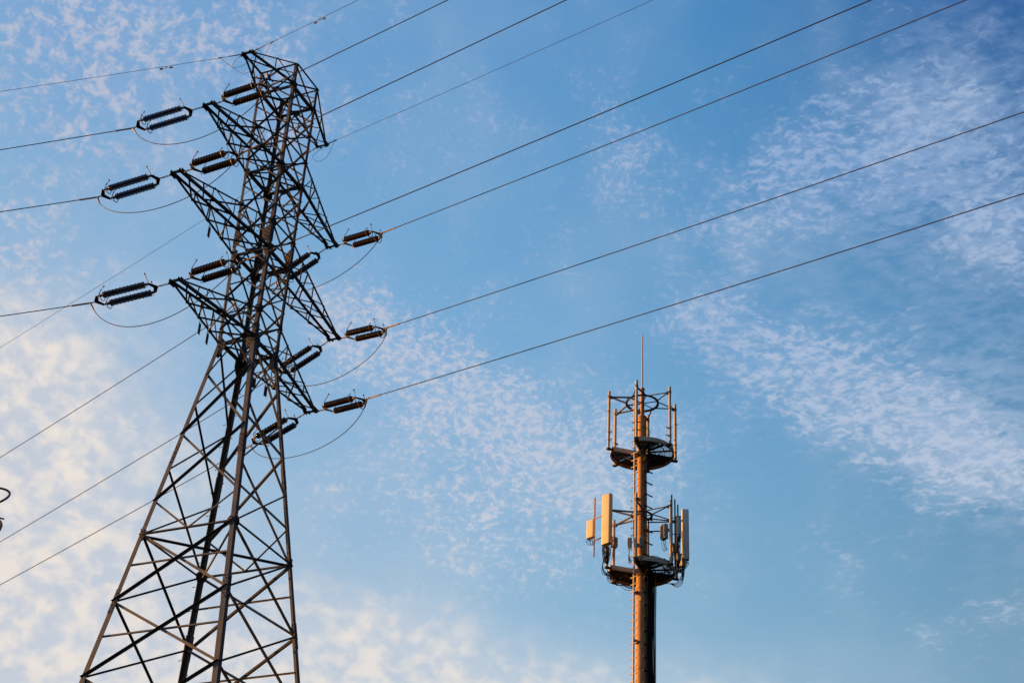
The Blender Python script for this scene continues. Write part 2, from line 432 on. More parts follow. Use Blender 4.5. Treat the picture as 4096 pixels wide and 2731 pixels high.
# cross-arms
TIPS = {}
for zb, ln, kind in ARMS:
    for s in (-1, 1):
        w0 = hw(zb); w1 = .19
        bod = lambda u, z, s=s: TP(u * hw(z), s * hw(z) * 1.02, z)
        tip = lambda u, dz=0, s=s, zb=zb, ln=ln: TP(u * w1, s * ln, zb + dz)
        zt = zb + 1.2 if kind == 'phase' else ZT - .02
        mb = MB()
        mb.box(TP(0, s * ln, zb + .02), U, Vv, Z, w1 + .03, .035, .006); mb.box(TP(0, s * (ln + .03), zb + .045), U, Vv, Z, w1 + .05, .006, .05)
        for uu in (-1, 1): mb.box(TP(uu * (w1 + .045), s * (ln - .08), zb + .03), U, Vv, Z, .007, .16, .085)
        for uu in (-1, 1): mb.box(TP(uu * (w1 + .09), s * (ln - .01), zb - .01), U, Vv, Z, .05, .012, .035)
        arm = put('crossarm', mb, STEELD, tower, TP(0, s * ln, zb))
        for uu in (-1, 1):
            cw = .092 if kind == 'phase' else .078
            b0 = bod(uu, zb); t0 = tip(uu); d = (t0 - b0).normalized()
            angle('chord', b0 - d * .1, t0 + d * .14, cw, (-U * uu - d * (-U * uu).dot(d)).normalized(), Z, STEELD, arm)
            b1 = bod(uu, zt); t1 = tip(uu, .07); d = (t1 - b1).normalized()
            angle('chord', b1 - d * .05, t1 - d * .1, cw * .8, (-U * uu - d * (-U * uu).dot(d)).normalized(), -Z, STEELD, arm)
            # posts and diagonals of the arm's side
            lc = lambda t: t0.lerp(b0, t); uc = lambda t: t1.lerp(b1, t)
            tt = (.34, .58, .82) if kind == 'phase' else (.55,)
            for i, t in enumerate(tt):
                angle('arm_brace', lc(t), uc(t), .042, d, -U * uu, STEELD, arm)
                angle('arm_brace', uc(t), lc(tt[i + 1] if i + 1 < len(tt) else 1.0), .042, Z, U * uu, STEEL, arm)
        # plan zig-zag of the bottom
        Fc = lambda t: tip(1).lerp(bod(1, zb), t); Lc = lambda t: tip(-1).lerp(bod(-1, zb), t)
        if kind == 'phase':
            F_ = (.07, .32, .55, .8, 1.0); L_ = (.3, .54, .77)
            prs = [(Fc(F_[i]), Lc(L_[i])) for i in range(3)] + [(Lc(L_[i]), Fc(F_[i + 2])) for i in range(3)]
            Tb = lambda t, uu: tip(uu, .07).lerp(bod(uu, zt), t)
            prs += [(Tb(.22, 1), Tb(.45, -1)), (Tb(.45, -1), Tb(.7, 1)), (Tb(.7, 1), Tb(1, -1))]
        else:
            prs = [(Fc(.08), Lc(.57)), (Fc(.5), Lc(1)), (Lc(.07), Fc(.5)), (Lc(.57), Fc(1))]
        for k, (p, q) in enumerate(prs):
            o_ = -Z * (.006 + .008 * (k % 2))
            angle('arm_brace', p + o_, q + o_, .05 if kind == 'phase' else .042, (q - p).cross(Z).normalized(), -Z, STEELD if k % 2 else STEEL, arm)
        TIPS[(zb, s)] = (tip(-1), tip(1))
        if s == -1 and kind == 'earth': bird_at = Lc(.57).lerp(Fc(1), .38)
        # number plates hung under the lower chords
        if (zb, s) in (((31.9), -1), ((35.8), -1), ((31.9), 1)):
            for j in range(2 if zb < 35 else 1):
                uu = -1
                p = (Lc(.62 + .17 * j)) + U * (.0) - Z * .06
                d = (tip(-1) - bod(-1, zb)).normalized()
                mb = MB(); mb.box(p - Z * .26, d, d.cross(Z), Z, .085, .005, .21); mb.box(p - Z * .03 + d * .05, d, d.cross(Z), Z, .012, .008, .07); mb.box(p - Z * .03 - d * .05, d, d.cross(Z), Z, .012, .008, .07)
                put('number_plate', mb, PLATE, arm)


# ------------------------------------------------------------------ tension insulator sets
def disc_mesh():
    prof = [(.028, -.034), (.03, -.012), (.07, -.016), (.122, -.022), (.135, -.012), (.12, .002), (.07, .012), (.034, .022), (.028, .034)]
    n = 14; vs = []; fs = []
    for r, x in prof:
        for k in range(n): vs.append((r * math.cos(2 * math.pi * k / n), r * math.sin(2 * math.pi * k / n), x))
    for i in range(len(prof) - 1):
        for k in range(n): fs.append((i * n + k, i * n + (k + 1) % n, (i + 1) * n + (k + 1) % n, (i + 1) * n + k))
    me = bpy.data.meshes.new('insulator_disc'); me.from_pydata(vs, [], fs); me.update(); me.materials.append(PORC)
    for p in me.polygons: p.use_smooth = True
    return me


DISC = disc_mesh()


def tension_set(T, E, label, cat='insulator'):
    T = V3(T); E = V3(E); d = (E - T).normalized(); Ln = (E - T).length
    side = d.cross(Z).normalized(); upv = side.cross(d).normalized()
    if side.y < 0: side = -side
    at = lambda t, a=0.0, b=0.0: T + d * (Ln * t) + side * a + upv * b
    root = empty('tension_insulator_set', T, label, cat, 'tension insulator sets on the crossarms')
    # link hardware at the tower
    mb = MB()
    for k in range(3):      # shackles
        t = .025 + .03 * k; c = at(t); a, b = (side, upv) if k % 2 else (upv, side)
        pts = [c + d * (.055 * math.cos(x * math.pi / 5)) + a * (.03 * math.sin(x * math.pi / 5)) for x in range(11)]
        mb.tube(pts, .011, 6, False)
    mb.tube([at(.09), at(.145)], .022, 8)
    put('link', mb, HARD, root, smooth=True)
    sp = .25
    def yoke(t, sgn):
        mb = MB(); prof = [(-.0, -.05), (.04, -.0), (sgn * .0 + .0, .0)]
        pts = [at(t, -.05), at(t, .05), at(t + sgn * .062, sp + .045), at(t + sgn * .085, sp + .02), at(t + sgn * .085, sp - .03), at(t + sgn * .05, 0), at(t + sgn * .085, -sp + .03), at(t + sgn * .085, -sp - .02), at(t + sgn * .062, -sp - .045)]
        n = len(pts); mb.add([p + upv * .011 for p in pts] + [p - upv * .011 for p in pts], [tuple(range(n)), tuple(reversed(range(n, 2 * n)))] + [(i, i + n, (i + 1) % n + n, (i + 1) % n) for i in range(n)])
        put('yoke_plate', mb, STEELD, root)
    yoke(.145, 1); yoke(.945, -1)
    for sg in (-1, 1):
        o = sg * sp; t0, t1 = .27, .80
        mb = MB(); mb.tube([at(.215, o), at(.245, o)], .018, 8); mb.tube([at(.238, o), at(t0 + .005, o)], .05, 12)
        mb.tube([at(t0, o), at(t1, o)], .034, 10); mb.tube([at(t1 - .005, o), at(t1 + .035, o)], .05, 12)
        mb.tube([at(t1 + .03, o), at(.885, o)], .018, 8); mb.ball(at(.85, o), .034)
        ins = put('insulator_string', mb, HARD, root, at(.215, o), True)
        q = d.to_track_quat('Z', 'Y')
        nd = 22
        for k in range(nd):
            ob = bpy.data.objects.new('disc', DISC); ob.rotation_mode = 'QUATERNION'; ob.rotation_quaternion = q
            s_c = .95 if k % 2 == 0 else .86; ob.scale = (s_c, s_c, 1)
            link(ob, 'disc', at(t0 + (t1 - t0) * (k + .5) / nd, o), ins)
        # horns: rod with a ball at the tower end, racket at the line end
        mb = MB(); b0 = at(.225, o)
        mb.tube([b0, b0 + upv * .12, b0 + upv * .16 + d * .02 + side * sg * .02, b0 + upv * .46 - d * .02 + d * .16], .014, 6); mb.ball(b0 + upv * .47 + d * .14, .034)
        lo2 = [b0, b0 - upv * .12 + d * .02, b0 - upv * .13 + d * .2, b0 - upv * .10 + d * .24]
        mb.tube(lo2, .010, 6)
        put('arcing_horn', mb, HARD, root, smooth=True)
        mb = MB(); c0 = at(.80, o)
        ring = [c0 + (upv * math.cos(a_) + side * math.sin(a_)) * .19 - d * .02 * math.cos(a_) for a_ in [R(35 + 290 * i / 16) for i in range(17)]]
        mb.tube(ring, .014, 6); mb.tube([at(.862, o), at(.845, o, -.1), at(.80, o, -.19)], .010, 6)
        mb.tube([at(.862, o), at(.85, o, .1), at(.80, o, .30) + d * .03, at(.80, o, .36) - d * .02], .010, 6); mb.ball(at(.80, o, .37) - d * .02, .033)
        put('arcing_ring', mb, HARD, root, smooth=True)
    # dead-end clamp
    mb = MB()
    for k in range(2):
        c = at(.957 + .02 * k); a = side if k else upv
        mb.tube([c + d * (.04 * math.cos(x * math.pi / 5)) + a * (.026 * math.sin(x * math.pi / 5)) for x in range(11)], .010, 6, False)
    mb.tube([at(.985), at(1.0)], .026, 8); mb.tube([at(.992), at(.992, 0, -.10)], [.03, .022], 8)
    put('dead_end_clamp', mb, HARD, root, smooth=True)
    return root


def azv(a): return V3((math.sin(R(a)), math.cos(R(a)), 0))


def span(S0, a, m_, c, length, r, label, group, name='power_line', sleeve=.7, cat='power line'):
    S0 = V3(S0); h = azv(a); w = lambda s: S0 + h * s + Z * (m_ * s + s * s / (2 * c))
    pts = []; s = 0
    while s < length: pts.append(w(s)); s += .6 if s < 6 else 2.5
    root = MB(); root.tube(pts, r, 8)
    o = put(name, root, ALU, None, S0, True); tag(o, label, cat, group)
    if sleeve:
        mb = MB(); mb.tube([w(-.02), w(sleeve)], r * 1.9, 10); mb.tube([w(sleeve), w(sleeve + .06)], [r * 1.9, r * 1.1], 10)
        put('clamp_sleeve', mb, HARD, o, smooth=True)
    return o, w


LEFT_G, RIGHT_G = 'conductors leaving to the left', 'conductors crossing the sky to the right'
SETS = [  # key, tip side/level, u, end point, azimuth, slope, curvature, label parts
    ('L1', 39.67, -1, -1, (-14.344, 46.687, 39.186), -72, -.0031, 700),
    ('L2', 35.78, -1, -1, (-14.758, 45.756, 35.278), -72, -.0006, 700),
    ('L3', 31.89, -1, -1, (-14.5, 46.737, 31.502), -72, -.0161, 700),
    ('L1', 39.67, -1, 1, (-9.005, 43.982, 39.254), 126, .0178, 1200),
    ('L2', 35.78, -1, 1, (-9.432, 43.056, 35.429), 126, .0268, 1200),
    ('L3', 31.89, -1, 1, (-8.999, 43.978, 31.66), 126, .0108, 1200),
    ('R1', 39.67, 1, 1, (-5.352, 52.309, 39.105), 133, -.1148, 1200),
    ('R2', 35.78, 1, 1, (-4.913, 53.224, 35.225), 133, -.1203, 1200),
    ('R3', 31.89, 1, 1, (-5.255, 52.219, 31.454), 133, -.1115, 1200),
    ('R1', 39.67, 1, -1, (-9.957, 56.158, 39.056), -51, -.2031, 700),
    ('R2', 35.78, 1, -1, (-9.522, 57.078, 35.122), -51, -.2036, 700),
    ('R3', 31.89, 1, -1, (-10.018, 56.207, 31.348), -51, -.1783, 700)]
LVL = {'1': 'upper', '2': 'middle', '3': 'lower'}
ARMN = {'L': 'left', 'R': 'right'}
for key, z, s, u, E, a, m_, c in SETS:
    ln = 5.72 if key[1] == '2' else 4.70
    T = TP(u * .28, s * ln, z - .01)
    lv, sd = LVL[key[1]], ARMN[key[0]]
    if key[0] == 'L' and u < 0: il = 'double ribbed insulator set reaching left from the %s left crossarm tip' % lv
    elif key[0] == 'L': il = 'double insulator set right of the %s left crossarm tip, in front of the lattice' % lv
    elif u > 0: il = 'double insulator set reaching right from the %s right crossarm tip' % lv
    else: il = 'double insulator set behind the lattice, left of the %s right crossarm tip' % lv
    tension_set(T, E, il)
    if key[0] == 'L' and u < 0: wl = 'dark conductor running left from the %s left insulator set to the frame edge' % lv
    elif key[0] == 'L': wl = 'conductor from the %s left crossarm passing before the lattice to upper right' % lv
    elif u > 0: wl = 'conductor running right from the %s right crossarm insulator set' % lv
    else: wl = 'conductor slanting down left from behind the tower, from the %s right crossarm' % lv
    span(E, a, m_, c, 75 if u > 0 else 90, .0165, wl, RIGHT_G if u > 0 else LEFT_G)

# jumper loops
JB = {'L1': [(-14.344, 46.687, 39.186), (-13.28, 46.247, 37.197), (-9.954, 44.543, 37.387), (-9.005, 43.982, 39.254)],
      'L2': [(-14.758, 45.756, 35.278), (-14.336, 45.526, 33.803), (-10.577, 43.56, 33.231), (-9.432, 43.056, 35.429)],
      'L3': [(-14.5, 46.737, 31.502), (-13.684, 46.648, 29.864), (-10.918, 44.731, 29.192), (-8.999, 43.978, 31.66)],
      'R1': [(-9.957, 56.158, 39.056), (-9.608, 55.874, 37.536), (-6.106, 52.665, 37.082), (-5.352, 52.309, 39.105)],
      'R2': [(-9.522, 57.078, 35.122), (-7.916, 56.76, 33.405), (-4.626, 53.164, 34.061), (-4.913, 53.224, 35.225)],
      'R3': [(-10.018, 56.207, 31.348), (-9.353, 56.011, 29.922), (-5.481, 52.551, 29.505), (-5.255, 52.219, 31.454)]}
def bez(p, n):
    p = [V3(q) for q in p]; out = []
    for i in range(n + 1):
        t = i / n; out.append(p[0] * (1 - t) ** 3 + p[1] * (3 * (1 - t) ** 2 * t) + p[2] * (3 * (1 - t) * t * t) + p[3] * t ** 3)
    return out
for k, p in JB.items():
    pts = bez(p, 48); mb = MB(); mb.tube(pts, .0145, 8)
    o = put('jumper_cable', mb, ALU, None, pts[0], True)
    tag(o, 'slack jumper loop hanging below the %s %s crossarm between its insulator sets' % (LVL[k[1]], ARMN[k[0]]), 'jumper cable', 'jumper loops under the crossarms')
    for a, b in ((pts[0], pts[3]), (pts[-1], pts[-4])):
        mb = MB(); d = (b - a).normalized(); mb.tube([a, a + d * .22, a + d * .34], [.032, .030, .02], 8); put('terminal_clamp', mb, HARD, o, smooth=True)

# earth wires
EW = [((-10.941, 47.377, 43.66), -72, .0187, 700, 'thin earth wire running left from the topmost left peak', LEFT_G, -1, -1, (1.0, 3.3)),
      ((-10.577, 47.21, 43.66), 126, .0069, 1200, 'thin earth wire rising right from the topmost left peak', RIGHT_G, 1, -1, (1.0, 3.4)),
      ((-8.084, 52.623, 43.66), 133, -.1304, 1200, 'thin earth wire running right from the highest right arm', RIGHT_G, 1, 1, (.5,)),
      ((-8.447, 52.79, 43.66), -51, -.1610, 700, 'thin earth wire slanting left behind the lattice from the highest right arm', LEFT_G, -1, 1, (.5, 1.0))]
for S0, a, m_, c, lab, g, u, s, clamps in EW:
    o, w = span(S0, a, m_, c, 75 if u > 0 else 90, .0085, lab, g, 'earth_wire', 0, 'earth wire')
    mb = MB(); mb.tube([w(0), w(.12)], .02, 8)
    for k in range(2):
        cc = w(.16 + .09 * k); d = (w(1) - w(0)).normalized(); aa = d.cross(Z).normalized() if k else Z
        mb.tube([cc + d * (.05 * math.cos(x * math.pi / 5)) + aa * (.026 * math.sin(x * math.pi / 5)) for x in range(11)], .009, 6, False)
    mb.tube([w(.28), w(.62)], .019, 8)
    put('dead_end_clamp', mb, HARD, o, smooth=True)
    for q in clamps:
        if q > 2:   # vibration damper
            p = w(q); d = (w(q + .1) - w(q)).normalized()
            mb = MB(); mb.tube([p, p - Z * .09], .018, 6); mb.tube([p - Z * .09 - d * .22, p - Z * .09 + d * .22], .007, 6)
            for e in (-1, 1): mb.tube([p - Z * .095 + d * e * .15, p - Z * .095 + d * e * .27], .036, 8)
            put('vibration_damper', mb, HARD, o, smooth=True)
        else:
            p = w(q); d = (w(q + .1) - w(q)).normalized(); mb = MB(); mb.tube([p - d * .07, p + d * .07], .026, 8); put('wire_clamp', mb, HARD, o, smooth=True)
# bonding loops at the peaks
def loop(pts, label, r=.008):
    P_ = [V3(p) for p in pts]; out = []
    n = len(P_)
    for i in range(n - 1):
        p0 = P_[max(i - 1, 0)]; p1 = P_[i]; p2 = P_[i + 1]; p3 = P_[min(i + 2, n - 1)]
        for k in range(8):
            t = k / 8; out.append(.5 * ((2 * p1) + (p2 - p0) * t + (2 * p0 - 5 * p1 + 4 * p2 - p3) * t * t + (3 * p1 - p0 - 3 * p2 + p3) * t ** 3))
    out.append(P_[-1]); mb = MB(); mb.tube(out, r, 6)
    return tag(put('bonding_wire', mb, ALU, None, out[0], True), label, 'bonding wire', 'loose wire loops at the tower peaks')
T0 = V3((-10.941, 47.377, 43.66)); T1 = V3((-10.577, 47.21, 43.66)); hl = azv(-72); hr = azv(126)
loop([T0 + hl * 1.0 + Z * .02, T0 + hl * .55 - Z * .42, T0 + hl * .1 - Z * .86, T0 + U * .25 - Z * 1.05, T1 + hr * .25 - Z * .95, T1 + hr * .7 - Z * .55, T1 + hr * 1.0 + Z * .01],
     'slack bonding wire looping under the topmost left peak between both earth wires')
loop([T0 + hl * .05, T0 + hl * .35 - Z * .35, T0 + hl * .3 - Z * .62, T0 + U * .12 - Z * .58, T0 + U * .45 - Z * .3, T1 + U * .3 + Z * .0, T1 + U * .42 - Z * .25, T1 + U * .2 - Z * .6],
     'small coiled wire curling beneath the topmost left peak')
T2 = V3((-8.084, 52.623, 43.66)); h2 = azv(133)
loop([T2 + h2 * .5, T2 + h2 * .35 - Z * .35, T2 - Z * .75 + h2 * .05, T2 - Z * .8 - U * .35, T2 - Z * .5 - U * .6, T2 - Z * .25 - U * .35, T2 - Z * .08],
     'round loose wire loop hanging at the highest right arm tip')

# ------------------------------------------------------------------ bird
bp = bird_at + Z * .02
def bird(p):
    face = (V3((-1, .0, 0)) * .9 + V3((0, -1, 0)) * .35).normalized(); sd = face.cross(Z).normalized()
    ax = (face * .55 + Z * .83).normalized()
    root = empty('perched_bird', p, 'small bird with lit pale breast perched inside the tower top', 'bird')
    g = lambda f, h, s=0.: p + face * f + Z * h + sd * s
    mb = MB(); pts = [g(-.085, .03), g(-.06, .055), g(-.025, .10), g(.015, .155), g(.035, .20), g(.042, .235), g(.055, .262), g(.060, .288), g(.055, .305)]
    mb.tube(pts, [.012, .036, .056, .062, .054, .042, .040, .033, .010], 12)
    body = put('body', mb, [BIRDD, BIRDL], root, p, True)
    for poly in body.data.polygons:
        c = poly.center + p
        if (c - g(-.015, .13)).dot(face) > .012 and c.z < p.z + .27: poly.material_index = 1
    mb = MB(); mb.tube([g(.088, .282), g(.105, .277), g(.118, .268)], [.011, .007, .001], 6); put('beak', mb, DARK, root)
    mb = MB(); t0_ = g(-.07, .06); t1_ = g(-.24, -.09); d = (t1_ - t0_).normalized(); e = d.cross(sd)
    mb.add([t0_ + sd * .02 + e * .008, t0_ - sd * .02 + e * .008, t0_ - sd * .02 - e * .008, t0_ + sd * .02 - e * .008, t1_ + sd * .032 + e * .004, t1_ - sd * .032 + e * .004, t1_ - sd * .032 - e * .004, t1_ + sd * .032 - e * .004],
           [(0, 1, 2, 3), (7, 6, 5, 4), (0, 4, 5, 1), (1, 5, 6, 2), (2, 6, 7, 3), (3, 7, 4, 0)])
    put('tail', mb, BIRDD, root)
    for q in (-1, 1):
        mb = MB(); mb.tube([g(.02, .20, q * .045), g(-.02, .14, q * .062), g(-.07, .07, q * .05), g(-.15, -.01, q * .02)], [.014, .030, .022, .003], 8); put('wing', mb, BIRDD, root, None, True)
        mb = MB(); mb.tube([g(-.01, .07, q * .02), g(.005, .0, q * .022), g(.03, -.004, q * .022)], .005, 5); put('foot', mb, DARK, root)
        mb = MB(); mb.ball(g(.078, .288, q * .028), .006, 6); put('eye', mb, BLACK, root)
bird(bp)

# ------------------------------------------------------------------ loose wire ends at the left
mb = MB(); pts = bez([(-9.5, 25.74, 14.10), (-8.40, 25.76, 14.24), (-8.44, 25.88, 13.96), (-9.5, 25.98, 13.72)], 24)
mb.tube(pts, .021, 8)
tag(put('bent_wire', mb, ALU, None, pts[0], True), 'smooth bent cable loop poking in at the left frame edge', 'cable')
rb = empty('frayed_cable', (-8.95, 26.05, 13.55), 'frayed cable end with curled strands at the left frame edge, below the bent loop', 'cable')
mb = MB(); mb.tube([(-9.3, 26.0, 13.74), (-9.0, 26.02, 13.70), (-8.755, 26.03, 13.66)], .016, 8); put('cable_end', mb, ALU, rb, None, True)
for k in range(16):
    mb = MB(); a0 = random.uniform(-.02, .02); rr = random.uniform(.095, .125)
    c0 = V3((-8.89 + random.uniform(-.015, .015), 26.05, 13.52 + random.uniform(-.01, .01)))
    mb.tube([c0 + V3((rr * math.cos(R(100 - i * 20 + a0 * 50)), .02 * math.sin(i + k), rr * 1.25 * math.sin(R(100 - i * 20)))) for i in range(11)], .0035, 5)
    put('strand', mb, DARK, rb)

# ------------------------------------------------------------------ telecom mast
MX, MY = 6.2835, 66.0
Mb = V3((MX, MY, 0))
mast = empty('telecom_mast', Mb, 'sunlit tubular telecom mast with two round platforms, ladder and lightning rod', 'telecom mast')
def pd(a): return V3((math.cos(R(a)), -math.sin(R(a)), 0))
def MP(a, r, z): return Mb + pd(a) * r + Z * z
def mtube(name, pts, r, m_, parent=None, n=16, smooth=True): mb = MB(); mb.tube(pts, r, n); return put(name, mb, m_, parent or mast, None, smooth)

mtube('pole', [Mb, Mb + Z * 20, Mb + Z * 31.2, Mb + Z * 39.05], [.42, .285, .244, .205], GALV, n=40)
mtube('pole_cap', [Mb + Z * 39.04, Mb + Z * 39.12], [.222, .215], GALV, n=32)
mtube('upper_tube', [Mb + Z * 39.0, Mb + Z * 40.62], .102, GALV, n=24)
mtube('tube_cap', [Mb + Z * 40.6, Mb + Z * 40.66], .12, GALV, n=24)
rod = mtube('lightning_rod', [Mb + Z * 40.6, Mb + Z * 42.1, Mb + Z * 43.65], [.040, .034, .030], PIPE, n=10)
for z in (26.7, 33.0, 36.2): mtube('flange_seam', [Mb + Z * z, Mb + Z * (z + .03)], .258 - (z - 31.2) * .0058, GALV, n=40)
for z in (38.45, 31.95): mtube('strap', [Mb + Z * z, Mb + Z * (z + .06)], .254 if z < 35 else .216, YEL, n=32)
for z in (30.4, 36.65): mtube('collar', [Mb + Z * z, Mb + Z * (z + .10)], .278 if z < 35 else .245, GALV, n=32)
mb = MB(); mb.box(Mb + pd(118) * .245 + Z * 29.9, pd(208), Z, pd(118), .055, .08, .006); put('label_plate', mb, PANEL, mast)


def arcwall(mb, r, z0, z1, a0, a1, th, n=48):
    for i in range(n):
        p, q = a0 + (a1 - a0) * i / n, a0 + (a1 - a0) * (i + 1) / n
        vs = [MP(x, rr, z) for x in (p, q) for rr in (r, r - th) for z in (z0, z1)]
        fs = [(0, 4, 5, 1), (2, 3, 7, 6), (0, 2, 6, 4), (1, 5, 7, 3)]
        if i == 0: fs.append((0, 1, 3, 2))
        if i == n - 1: fs.append((4, 6, 7, 5))
        mb.add(vs, fs)


PIPE_A = [164.5, 104.5, 45, -15, -75, -135]
A0, A1 = 165.0, 470.5


def platform(zb, ring_z, ring_r, pz0, pz1, upper):
    mb = MB(); arcwall(mb, 1.48, zb, zb + .21, A0, A1, .012); arcwall(mb, 1.48, zb, zb + .012, A0, A1, .07); arcwall(mb, 1.48, zb + .20, zb + .212, A0, A1, .07)
    pl = put('platform_rim', mb, PIPE, mast, Mb + Z * zb)
    # notch edges: channels from the pole to the rim
    for a in (A0, A1 - 360):
        d = pd(a); t = pd(a + 90); mb = MB()
        p0, p1 = MP(a, .24, zb + .105), MP(a, 1.47, zb + .105)
        prof = [(-.10, 0), (-.10, .06), (-.09, .06), (-.09, .01), (.09, .01), (.09, .06), (.10, .06), (.10, 0)]
        mb.prism(prof, p0, p1, Z, t * (1 if a > 120 else -1)); put('deck_beam', mb, PIPE, pl)
    # radial and ring beams below the deck
    for a in (225, 285, 345, 405, 195, 255, 315, 375, 435):
        big_ = a in (225, 285, 345, 405)
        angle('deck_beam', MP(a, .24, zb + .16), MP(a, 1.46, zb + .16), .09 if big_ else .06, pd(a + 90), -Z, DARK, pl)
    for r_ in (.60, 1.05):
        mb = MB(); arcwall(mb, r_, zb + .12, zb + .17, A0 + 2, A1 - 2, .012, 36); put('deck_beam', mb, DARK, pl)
    # gratings: bars sector by sector
    for i in range(5):
        a0, a1 = A0 + 1 + i * 61, A0 + 1 + (i + 1) * 61 - 1.5
        mb = MB(); am = (a0 + a1) / 2; e = pd(am + (90 if i % 2 else 0)); nrm = Z.cross(e)
        k = -26
        while k <= 26:
            off = k * .058; k += 1
            # clip the bar to the sector
            run = []; s = -1.45
            while s <= 1.45:
                q = nrm * off + e * s; rr = q.length
                an = math.degrees(math.atan2(-q.y, q.x)) % 360
                inside = .27 < rr < 1.46 and any(a0 <= an + w_ <= a1 for w_ in (0, 360))
                if inside: run.append(s)
                s += .03
            if len(run) > 2:
                # keep contiguous runs only
                st0 = run[0]; pr = run[0]
                segs = []
                for s in run[1:]:
                    if s - pr > .05: segs.append((st0, pr)); st0 = s
                    pr = s
                segs.append((st0, pr))
                for sa, sb in segs:
                    if sb - sa > .05: mb.box(Mb + Z * (zb + .185) + nrm * off + e * (sa + sb) / 2, e, nrm, Z, (sb - sa) / 2, (.006 if i in (0, 3) else .019) if upper else (.008 if i == 3 else .021), .022)
        if mb.v: o = put('deck_grating', mb, DARK, pl); o['kind'] = 'stuff'
    # support struts beneath
    for a in (195, 255, 315, 375, 435):
        mtube('strut', [MP(a, .26, zb - .35), MP(a, .85, zb + .05)], .022, DARK, pl, 8)
    for i, a in enumerate(PIPE_A):
        bz0, bz1 = pz0, pz1
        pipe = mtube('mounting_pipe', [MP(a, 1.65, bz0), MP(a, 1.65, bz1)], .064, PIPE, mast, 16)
        mb = MB(); mb.box(MP(a, 1.58, zb + .03), pd(a), pd(a + 90), Z, .16, .085, .03); put('pipe_seat', mb, DARK, pipe)
        for zz, hh in ((bz1 - .25, .018), (bz1 - .33, .018)):
            mtube('clamp_band', [MP(a, 1.65, zz - hh), MP(a, 1.65, zz + hh)], .078, DARK, pipe, 14)
        for zz in (bz0 + .45, bz0 + .85) if i in (0, 1, 2, 3) else (bz0 + 1.15,):
            if not upper: continue
            mtube('clamp_band', [MP(a, 1.65, zz - .02), MP(a, 1.65, zz + .02)], .074, GALV, pipe, 14)
            tdir = pd(a + 90)
            if i in (0, 1, 2, 3):
                c = MP(a, 1.58, zz); mb = MB(); mb.box(c + tdir * .02, tdir, pd(a), Z, .19, .012, .025); mb.box(c - tdir * .16, tdir, pd(a), Z, .014, .02, .04); put('clamp_arm', mb, GALV, pipe)
            else:
                mb = MB(); mb.box(MP(a, 1.60, zz), tdir, pd(a), Z, .13, .03, .035); put('clamp_arm', mb, YEL, pipe)
        if upper and i in (0, 2, 3):
            zz = bz0 + 1.95; mtube('clamp_band', [MP(a, 1.65, zz - .02), MP(a, 1.65, zz + .02)], .076, YEL if i else GALV, pipe, 14)
            mb = MB(); mb.tube([MP(a, 1.72, zz) - pd(a + 90) * .1, MP(a, 1.78, zz), MP(a, 1.72, zz) + pd(a + 90) * .1], .010, 6); put('clamp_arm', mb, HARD, pipe)
        # V bracket to the ring
        pt = MP(a, 1.55, bz1 - .29)
        mb = MB(); mb.box(MP(a, 1.56, bz1 - .29), pd(a), pd(a + 90), Z, .07, .05, .06); put('bracket_head', mb, DARK, pipe)
        for q in (-1, 1):
            e = MP(a + q * (24 if upper else 30), ring_r, ring_z + .01 * q)
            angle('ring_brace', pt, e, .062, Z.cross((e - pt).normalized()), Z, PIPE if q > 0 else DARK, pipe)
    mb = MB(); arcwall(mb, ring_r + .05, ring_z - .02, ring_z + .02, 0, 360, .10, 48)
    arcwall(mb, ring_r + .05, ring_z - .05, ring_z + .03, 0, 360, .012, 48)
    ring = put('bracing_ring', mb, DARK, mast, Mb + Z * ring_z)
    for a in range(20, 380, 60):
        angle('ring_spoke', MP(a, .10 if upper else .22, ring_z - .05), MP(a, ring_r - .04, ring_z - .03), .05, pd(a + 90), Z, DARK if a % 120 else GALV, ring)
    return pl


platform(37.08, 39.88, .735, 37.12, 40.15, True)
platform(31.16, 34.02, .44, 31.18, 34.29, False)

# ladder: one rail with rungs either side
rp = MP(137, .52, 0)
mtube('ladder_rail', [rp + Z * .6, rp + Z * 40.1], .046, PIPE, mast, 8)
z = 24.0; rd = pd(47)
while z < 40.0:
    mb = MB(); mb.box(rp + Z * z, rd, Z.cross(rd), Z, .185, .022, .018)
    for q in (-1, 1): mb.box(rp + rd * q * .185 + Z * (z + .012), rd, Z.cross(rd), Z, .006, .014, .026)
    put('ladder_rung', mb, PIPE, mast); z += .342
z = 25.6
while z < 40:
    mb = MB(); mb.box(MP(137, .34, z), pd(137), pd(47), Z, .15, .07, .075); put('ladder_bracket', mb, GALV, mast); z += 2.28

# cable support brackets and feeder cables on the shaded side
tv = (pd(48 + 90)).normalized(); z = 24.2; cb = Mb + pd(48) * .30
while z < 36.6:
    if not (30.9 < z < 31.6):
        mb = MB(); c = cb + Z * z - tv * .07; mb.box(c, tv, pd(48), Z, .30, .022, .022); mb.tube([c - tv * .22 - pd(48) * .03, c - tv * .22 + pd(48) * .06], .018, 6); put('cable_bracket', mb, DARK, mast)
    z += .6
mb = MB(); c = cb - tv * .17 + pd(48) * .012 + Z * 26.5; mb.box(c - tv * .03, tv, pd(48), Z, .17, .004, 4.5); put('cable_tray', mb, BLACK, mast)
for k in range(9):
    x = -.36 + .048 * k
    c = cb + tv * (x - .01) + pd(48) * (.035 if k % 2 else .075)
    mtube('feeder_cable', [c + Z * zz + pd(48) * .008 * math.sin(zz * 1.7 + k) for zz in [22 + i * .6 for i in range(15)]] + [c + Z * 31.1], .031, BLACK, mast, 8)
